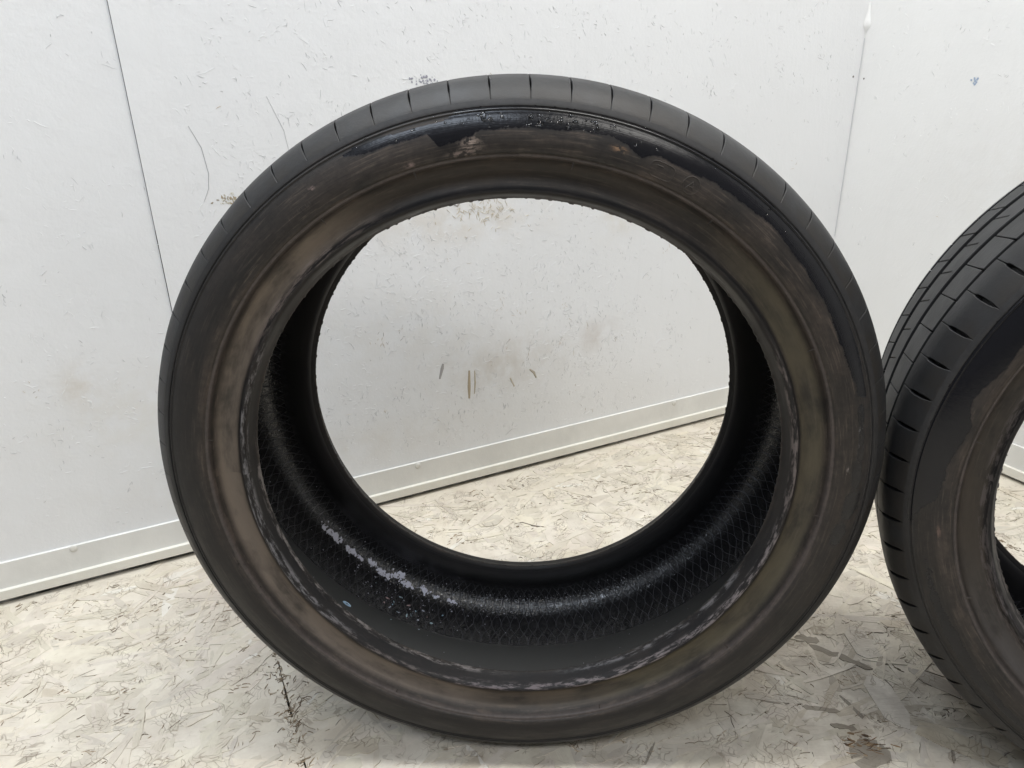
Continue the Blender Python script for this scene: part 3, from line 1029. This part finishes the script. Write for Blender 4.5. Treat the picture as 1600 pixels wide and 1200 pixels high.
    def ring_patch(t0, t1, a0, a1, ch0, ch1, gapped, sk):
        nt = 5; e = .0006
        rows = []
        tt = [(t0, .0062), (t0, e)] + [(t, 0) for t in np.linspace(t0 + e, t1 - e, nt)] + [(t1, e), (t1, .0062)]
        if not ch1: tt = tt[:-2]; tt[-1] = (t1, 0)
        if not ch0: tt = tt[2:]; tt[0] = (t0, 0)
        aa = [(u, 0) for u in np.linspace(0, 1, seg + 1)]
        if gapped: aa = [(0, .0062), (0, e)] + [(.02, 0)] + aa[1:-1] + [(.98, 0), (1, e), (1, .0062)]
        b = len(V)
        for t, dr in tt:
            for u, da in aa:
                a = a0 + (a1 - a0) * u + sk * (t - t0)
                rr = r_at(t) - max(dr, da)
                V.append((rr * math.cos(a), -t, rr * math.sin(a)))
        w_ = len(aa)
        for i in range(len(tt) - 1):
            for j in range(w_ - 1):
                q = b + i * w_ + j
                F.append((q, q + w_, q + w_ + 1, q + 1))

    gp = .00045 / RT
    for k in range(PITCHES):
        a = ph + k * PA - R_(2.0)
        sk = R_(-1.5) / .0285
        ring_patch(-.0275, .001, a + gp - sk * .0285 * .5, a + PA - gp - sk * .0285 * .5, True, False, True, sk)
        a_end = a + sk * .0285 * .5
        ring_patch(.001, .0125, a_end, a_end + PA, False, True, False, 0.0)
    cr_ = mesh_obj('centre_rib', V, [q[::-1] for q in F], m_tread, tread)
    cr_.data.shade_smooth(); cr_.data.set_sharp_from_angle(angle=R_(24))
    # moulding whiskers left on the rim-protector edge
    wme = whisker_mesh('rubber_whisker', m_side)
    for a in (79.5, 55.5, 122.5, 26.5, 105.0, 172.0, 205.0, 243.0, 287.0, 318.0, 352.0):
        a += g.uniform(-.6, .6)
        o = bpy.data.objects.new('rubber_whisker', wme); COL.objects.link(o); o.parent = sw
        p = sidewall_point(a, .2742, 0.0)
        o.location = p
        nrm = (Vector(sidewall_point(a, .2742, .01)) - Vector(p)).normalized() + Vector((-math.cos(R_(a)), 0, -math.sin(R_(a)))) * .7
        o.rotation_euler = nrm.to_track_quat('Z', 'X').to_euler()
    return root, sw, lin, m_side


V3 = lambda *a: Vector(a)
d1, s1, v1 = V3(.04167239, .99865293, -.03091493), V3(.9991305, -.04169232, 0), V3(.00128892, .03088805, .99952202)
d2, s2, v2 = V3(.38655886, .92163581, -.03405419), V3(.92217068, -.38678319, 0), V3(.01317159, .03140378, .99941999)

BEIGE, OLIVE, GREYD = (.19, .155, .125), (.105, .090, .060), (.13, .12, .115)
WLOW = [(114.7, .3045), (111.5, .2987), (107, .2978), (103.8, .2972), (101.9, .2976), (100.4, .2867), (96.6, .2899), (93.8, .2938), (89.5, .295), (82.1, .2948), (78.4, .2968), (74.7, .2974), (73.1, .2954), (70.1, .2900), (68.4, .2948), (63.4, .2944), (56.7, .2965), (51.6, .2966), (47.9, .2985), (42.8, .2968), (37.0, .2954), (29.5, .295), (25.4, .2937), (19.3, .2955), (15.3, .2985), (14.5, .306)]
WUP = [(10, .3050), (60, .3105), (97, .3105), (98.5, .3050), (102.1, .3036), (107.9, .3051), (112.9, .3062), (115, .3050)]
st1 = dict(
    wet_low=WLOW, wet_up=WUP,
    wet_patches=[(9.5, 14.0, .2960, .3025), (5.8, 10.0, .2965, .3020), (3.4, 6.4, .2955, .3020), (-2, 3.8, .2925, .3025), (-8, -1.5, .2900, .3045), (-13, -8, .2875, .3010)],
    dust=[(118, 262, 10, BEIGE, .80), (284, 330, 12, OLIVE, .85), (318, 405, 14, OLIVE, .80), (262, 290, 10, (.11, .088, .066), .8), (60, 118, 12, (.045, .038, .032), .6)],
    outer_dark=[(190, 345, 35, .2790, (.014, .0136, .0134), .85), (132, 205, 22, .2840, (.017, .0165, .0163), .78), (20, 70, 15, .2990, (.02, .02, .022), .5)],  # dark outer wall, overhang shade put into its lower colour
    spots=[(95.7, .2857, 1.3, .0050, (.34, .27, .23), 1.0), (97.5, .2800, 1.8, .0018, (.25, .19, .17), .8), (105.5, .280, .7, .0015, (.30, .22, .20), .8), (73.5, .2905, .9, .0016, (.36, .22, .13), .9), (121, .296, .45, .0012, (.30, .22, .20), .8), (-161.6, .2779, .7, .0018, (.008, .008, .008), 1.0), (-160.6, .2750, .5, .0010, (.008, .008, .008), 1.0),
           (1.5, .2885, .35, .0008, (.4, .35, .33), .9), (2.3, .2890, .3, .0007, (.4, .35, .33), .9), (9.2, .2985, .5, .0012, (.42, .42, .45), .9), (6.0, .2990, .6, .0015, (.42, .42, .45), .9), (7.2, .2985, .4, .0010, (.42, .42, .45), .8)],
    scuff=[(150, 226, 8, .2452, .2498, (.25, .24, .25), .85), (176, 262, 8, .2410, .2424, (.30, .27, .26), .9), (222, 258, 8, .2462, .2500, (.20, .17, .16), .7), (280, 352, 8, .2455, .2500, (.27, .235, .235), .95), (284, 335, 8, .2414, .2428, (.26, .25, .26), .8), (255, 284, 8, .2452, .2492, (.25, .21, .22), .8), (352, 386, 8, .2455, .2500, (.25, .21, .20), .75), (40, 130, 14, .2405, .2440, (.13, .125, .13), .7), (118, 150, 8, .249, .2555, (.24, .195, .17), .8)])
st2 = dict(
    wet_low=[(104, .312), (109, .306), (114, .298), (120, .2905), (140, .2875), (150, .2870), (158, .2849), (164.7, .2910), (169.7, .2830), (173.8, .2850), (176.4, .2880), (180.3, .2880), (184, .2920), (186, .302), (189, .312)],
    wet_up=[(120, .3105), (150, .3105), (200, .3105)],
    wet_patches=[(183, 189, .307, .3125), (196, 240, .2945, .3035), (204, 226, .2925, .3035)],
    dust=[(110, 215, 14, (.060, .050, .040), .8), (205, 260, 14, (.085, .078, .075), .8)],
    outer_dark=[(185, 280, 20, .2900, (.018, .017, .016), .65)],
    spots=[(190, .2885, 1.0, .0016, (.17, .11, .09), .8), (163.5, .2935, .25, .0007, (.6, .52, .55), .9)],
    scuff=[(130, 232, 10, .2500, .2560, (.14, .12, .115), .85), (178, 250, 10, .2410, .2440, (.22, .19, .18), .85), (195, 240, 8, .2462, .2500, (.16, .14, .145), .7)])

LIFT = .0023
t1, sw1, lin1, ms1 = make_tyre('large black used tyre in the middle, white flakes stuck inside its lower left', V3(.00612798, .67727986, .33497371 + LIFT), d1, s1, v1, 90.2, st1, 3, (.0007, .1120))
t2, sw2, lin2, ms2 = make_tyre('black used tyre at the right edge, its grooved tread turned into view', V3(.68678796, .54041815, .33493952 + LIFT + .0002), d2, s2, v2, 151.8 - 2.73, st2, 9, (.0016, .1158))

# moulded marks on the first tyre's sidewall
def ring_path(a, r, ra, n=22, k=1.0):
    return [(a + math.degrees(ra * math.cos(i * 2 * math.pi / n) * k / r), r + ra * math.sin(i * 2 * math.pi / n)) for i in range(n + 1)]


rb_ = []
for i in range(25):
    q = i * 2 * math.pi / 24; c_, s_ = math.cos(q), math.sin(q)
    ex = math.copysign(abs(c_) ** .5, c_) * .0095; ey = math.copysign(abs(s_) ** .5, s_) * .0058
    rb_.append((66.4 - math.degrees(ex / .2865), .2865 + ey))
emboss('oval_mark', [rb_, [(67.4, .2893), (66.4, .2893)]], ms1, sw1, .0014, .0004)
emboss('approval_mark', [ring_path(61.4, .2866, .0066), [(62.0, .2837), (61.4, .2895), (60.8, .2837)], [(61.8, .2855), (61.0, .2855)]], ms1, sw1, .0013, .0004)
gl = random.Random(21)


def letters(a0, a1, r, h, n):
    out = []
    for i in range(n):
        a = a0 + (a1 - a0) * (i + .5) / n; w = abs(a1 - a0) / n * .30
        q = h * gl.uniform(.6, 1.0)
        out.append([(a + w, r), (a + w * .8, r + q)])
        if gl.random() < .7: out.append([(a - w, r + h - q * .9), (a - w * .7, r + h)])
    return out


emboss('moulded_lettering', letters(58.9, 51.3, .2862, .0036, 11) + letters(56.4, 52.0, .2808, .0032, 6), ms1, sw1, .0009, .0003)
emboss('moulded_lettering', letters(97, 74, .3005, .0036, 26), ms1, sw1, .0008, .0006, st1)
emboss('moulded_lettering', letters(127, 121.5, .2855, .0040, 7) + letters(130.5, 127, .281, .003, 5), ms1, sw1, .0009, .0003)
bars = []
for i in range(1400):      # knurled fine edge along the shoulder line
    a = i * 360 / 1400
    bars.append([(a, .3101), (a, .3110)])
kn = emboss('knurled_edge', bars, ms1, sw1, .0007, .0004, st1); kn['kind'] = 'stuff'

# water beads along the wet shoulder groove
mw = NT('water'); mw.b.inputs['Transmission Weight'].default_value = 1.0; mw.b.inputs['IOR'].default_value = 1.33
M_WATER = mw.done((1, 1, 1), .02)
V, F = [], []
for i in range(120):
    if i < 95: a = gl.gauss(85, 8); r = gl.uniform(.2965, .3060)
    else: a = gl.uniform(35, 112); r = gl.uniform(.298, .311)
    q = gl.lognormvariate(math.log(.0008), .4); el = gl.choice([1, 1, 1, 1.8])
    P0 = Vector(sidewall_point(a, r, 0)); Nn = (Vector(sidewall_point(a, r, .01)) - P0).normalized()
    tx = Vector((-math.sin(R_(a)), 0, math.cos(R_(a)))); ty = Nn.cross(tx)
    b = len(V); n = 8
    V.append(tuple(P0 + Nn * q * .8))
    for lv, (k, hh) in enumerate(((.6, .62), (.95, .2), (1.0, -.15))):
        for j in range(n):
            w_ = 2 * math.pi * j / n
            V.append(tuple(P0 + tx * q * k * math.cos(w_) + ty * q * k * el * math.sin(w_) + Nn * q * hh))
    F += [(b, b + 1 + j, b + 1 + (j + 1) % n) for j in range(n)]
    for lv in range(2):
        c_ = b + 1 + lv * n
        F += [(c_ + j, c_ + n + j, c_ + n + (j + 1) % n, c_ + (j + 1) % n) for j in range(n)]
o = mesh_obj('water_beads', V, F, M_WATER, sw1, smooth=True); o['kind'] = 'stuff'

# white flaking residue and grit on the liner of the first tyre
LN = np.array([(t, r) for t, r in LIN_D])
LD = np.r_[0, np.cumsum(np.hypot(*np.diff(LN, axis=0).T))]     # from bead to crown centre
TOT = LD[-1]


def liner_frame(u, th):
    """u: signed distance along the section from the crown centre (+ towards the back), th in degrees"""
    q = TOT - abs(u); t = np.interp(q, LD, LN[:, 0]); r = np.interp(q, LD, LN[:, 1])
    q2 = q + .001; t2 = np.interp(q2, LD, LN[:, 0]); r2 = np.interp(q2, LD, LN[:, 1])
    sg = 1 if u >= 0 else -1
    a = R_(th); er = Vector((math.cos(a), 0, math.sin(a))); ea = Vector((-math.sin(a), 0, math.cos(a))); ey = Vector((0, 1, 0))
    P0 = er * r + ey * (t * sg)
    T = (er * (r2 - r) + ey * ((t2 - t) * sg)).normalized()
    Nn = T.cross(ea).normalized()
    if Nn.dot(er * -1 + ey * (-.3 * sg)) < 0: Nn = -Nn
    return P0, ea, T, Nn


def u_of(t, r):          # section distance for a point on the back half
    i = np.argmin((LN[:, 0] - t) ** 2 + (LN[:, 1] - r) ** 2)
    return TOT - LD[i]


mf = NT('pale_residue'); cfl = mf.coord()
M_FLAKE = mf.done(mf.mix(1.0, mf.mix(mf.noise(cfl, 400, 3), (.74, .74, .80), (.55, .55, .62)), mf.attr('tint'), 'MULTIPLY'), .8, mf.bump(mf.noise(cfl, 700, 3), .6, .0006))
V, F, CC = [], [], []


def flake(u, th, q, col, ar=1.0, h=.0006):
    P0, ea, T, Nn = liner_frame(u, th)
    rot = gl.uniform(0, 6.3); n = gl.randint(6, 9); b = len(V)
    V.append(tuple(P0 + Nn * (h + q * .12))); CC.append(col)
    for lay in range(2):
        for j in range(n):
            w_ = 2 * math.pi * j / n; k = q * (gl.uniform(.35, 1.35) if lay == 0 else 1.0)
            x, y = k * math.cos(w_) * ar, k * math.sin(w_)
            x, y = x * math.cos(rot) - y * math.sin(rot), x * math.sin(rot) + y * math.cos(rot)
            if lay == 0: V.append(tuple(P0 + ea * x + T * y + Nn * h))
            else: V.append(tuple(Vector(V[b + 1 + j]) - Nn * (h + .0004)))
            CC.append(col)
    F.extend((b, b + 1 + j, b + 1 + (j + 1) % n) for j in range(n))
    F.extend((b + 1 + j, b + 1 + n + j, b + 1 + n + (j + 1) % n, b + 1 + (j + 1) % n) for j in range(n))


WHT = (1.05, 1.05, 1.08)
for (t, r, th, sa, su, n) in [(.0945, .3144, -144.1, .45, .0014, 9), (.0945, .3143, -142.0, .6, .0017, 14), (.0965, .3130, -139.4, .6, .0020, 15), (.0955, .3136, -135.6, .7, .0020, 16), (.0955, .3137, -132.9, .8, .0018, 16), (.0972, .3124, -129.3, .8, .0022, 26), (.0948, .3141, -125.6, .9, .0026, 34), (.1003, .309, -122.2, .8, .0030, 34), (.0966, .3128, -119.8, .9, .0024, 26), (.0978, .3119, -115.1, .7, .0024, 20), (.0949, .3141, -107.7, .6, .0022, 9), (.0960, .3130, -112.0, .8, .0014, 5)]:
    u0 = u_of(t, r)
    for i in range(int(n * 2.2)):
        flake(u0 + gl.gauss(0, su * .85), th + gl.gauss(0, sa), gl.lognormvariate(math.log(.00095), .55), WHT)
for i in range(190):
    u = gl.gauss(.085, .018); th = gl.gauss(-122, 13)
    k = gl.uniform(.35, 1.0)
    if u > .02: flake(u, th, gl.lognormvariate(math.log(.00042), .5), (k, k, k * 1.05), 1.0, .0003)
for i in range(170):
    u = gl.gauss(.112, .004); th = gl.uniform(-112, -62); k = gl.uniform(.3, .9)
    flake(u, th, gl.lognormvariate(math.log(.00036), .4), (k, k, k), 1.0, .0003)
for i in range(90):
    u = gl.uniform(-.02, .12); th = gl.uniform(-175, -40); k = gl.uniform(.25, .9)
    flake(u, th, gl.lognormvariate(math.log(.00034), .35), (k, k, k * 1.05), 1.0, .0003)
for i in range(30):
    flake(u_of(.060, .3213) + gl.gauss(0, .012), -118 + gl.gauss(0, 4), gl.lognormvariate(math.log(.0006), .4), gl.choice([(.5, .75, .85), (.6, .8, .8), (.7, .5, .45), (.8, .85, .9)]), 2.2, .0004)
o = mesh_obj('white_flakes', V, F, M_FLAKE, lin1, col=CC); o['kind'] = 'stuff'
V, F, CC = [], [], []
P0, ea, T, Nn = liner_frame(.017, -131.0)
for k in range(13):
    w_ = 2 * math.pi * (k % 12) / 12
    for q, hh in ((1.0, -.0002), (.9, .0011), (.35, .0009)):
        V.append(tuple(P0 + (ea * (.0062 * math.cos(w_)) + T * (.0021 * math.sin(w_))) * q + Nn * hh)); CC.append((.75, 1.05, 1.25))
for k in range(12):
    for j in range(2):
        q = 3 * k + j; F.append((q, q + 3, q + 4, q + 1))
mesh_obj('blue_chip', V, F, M_FLAKE, lin1, col=CC)
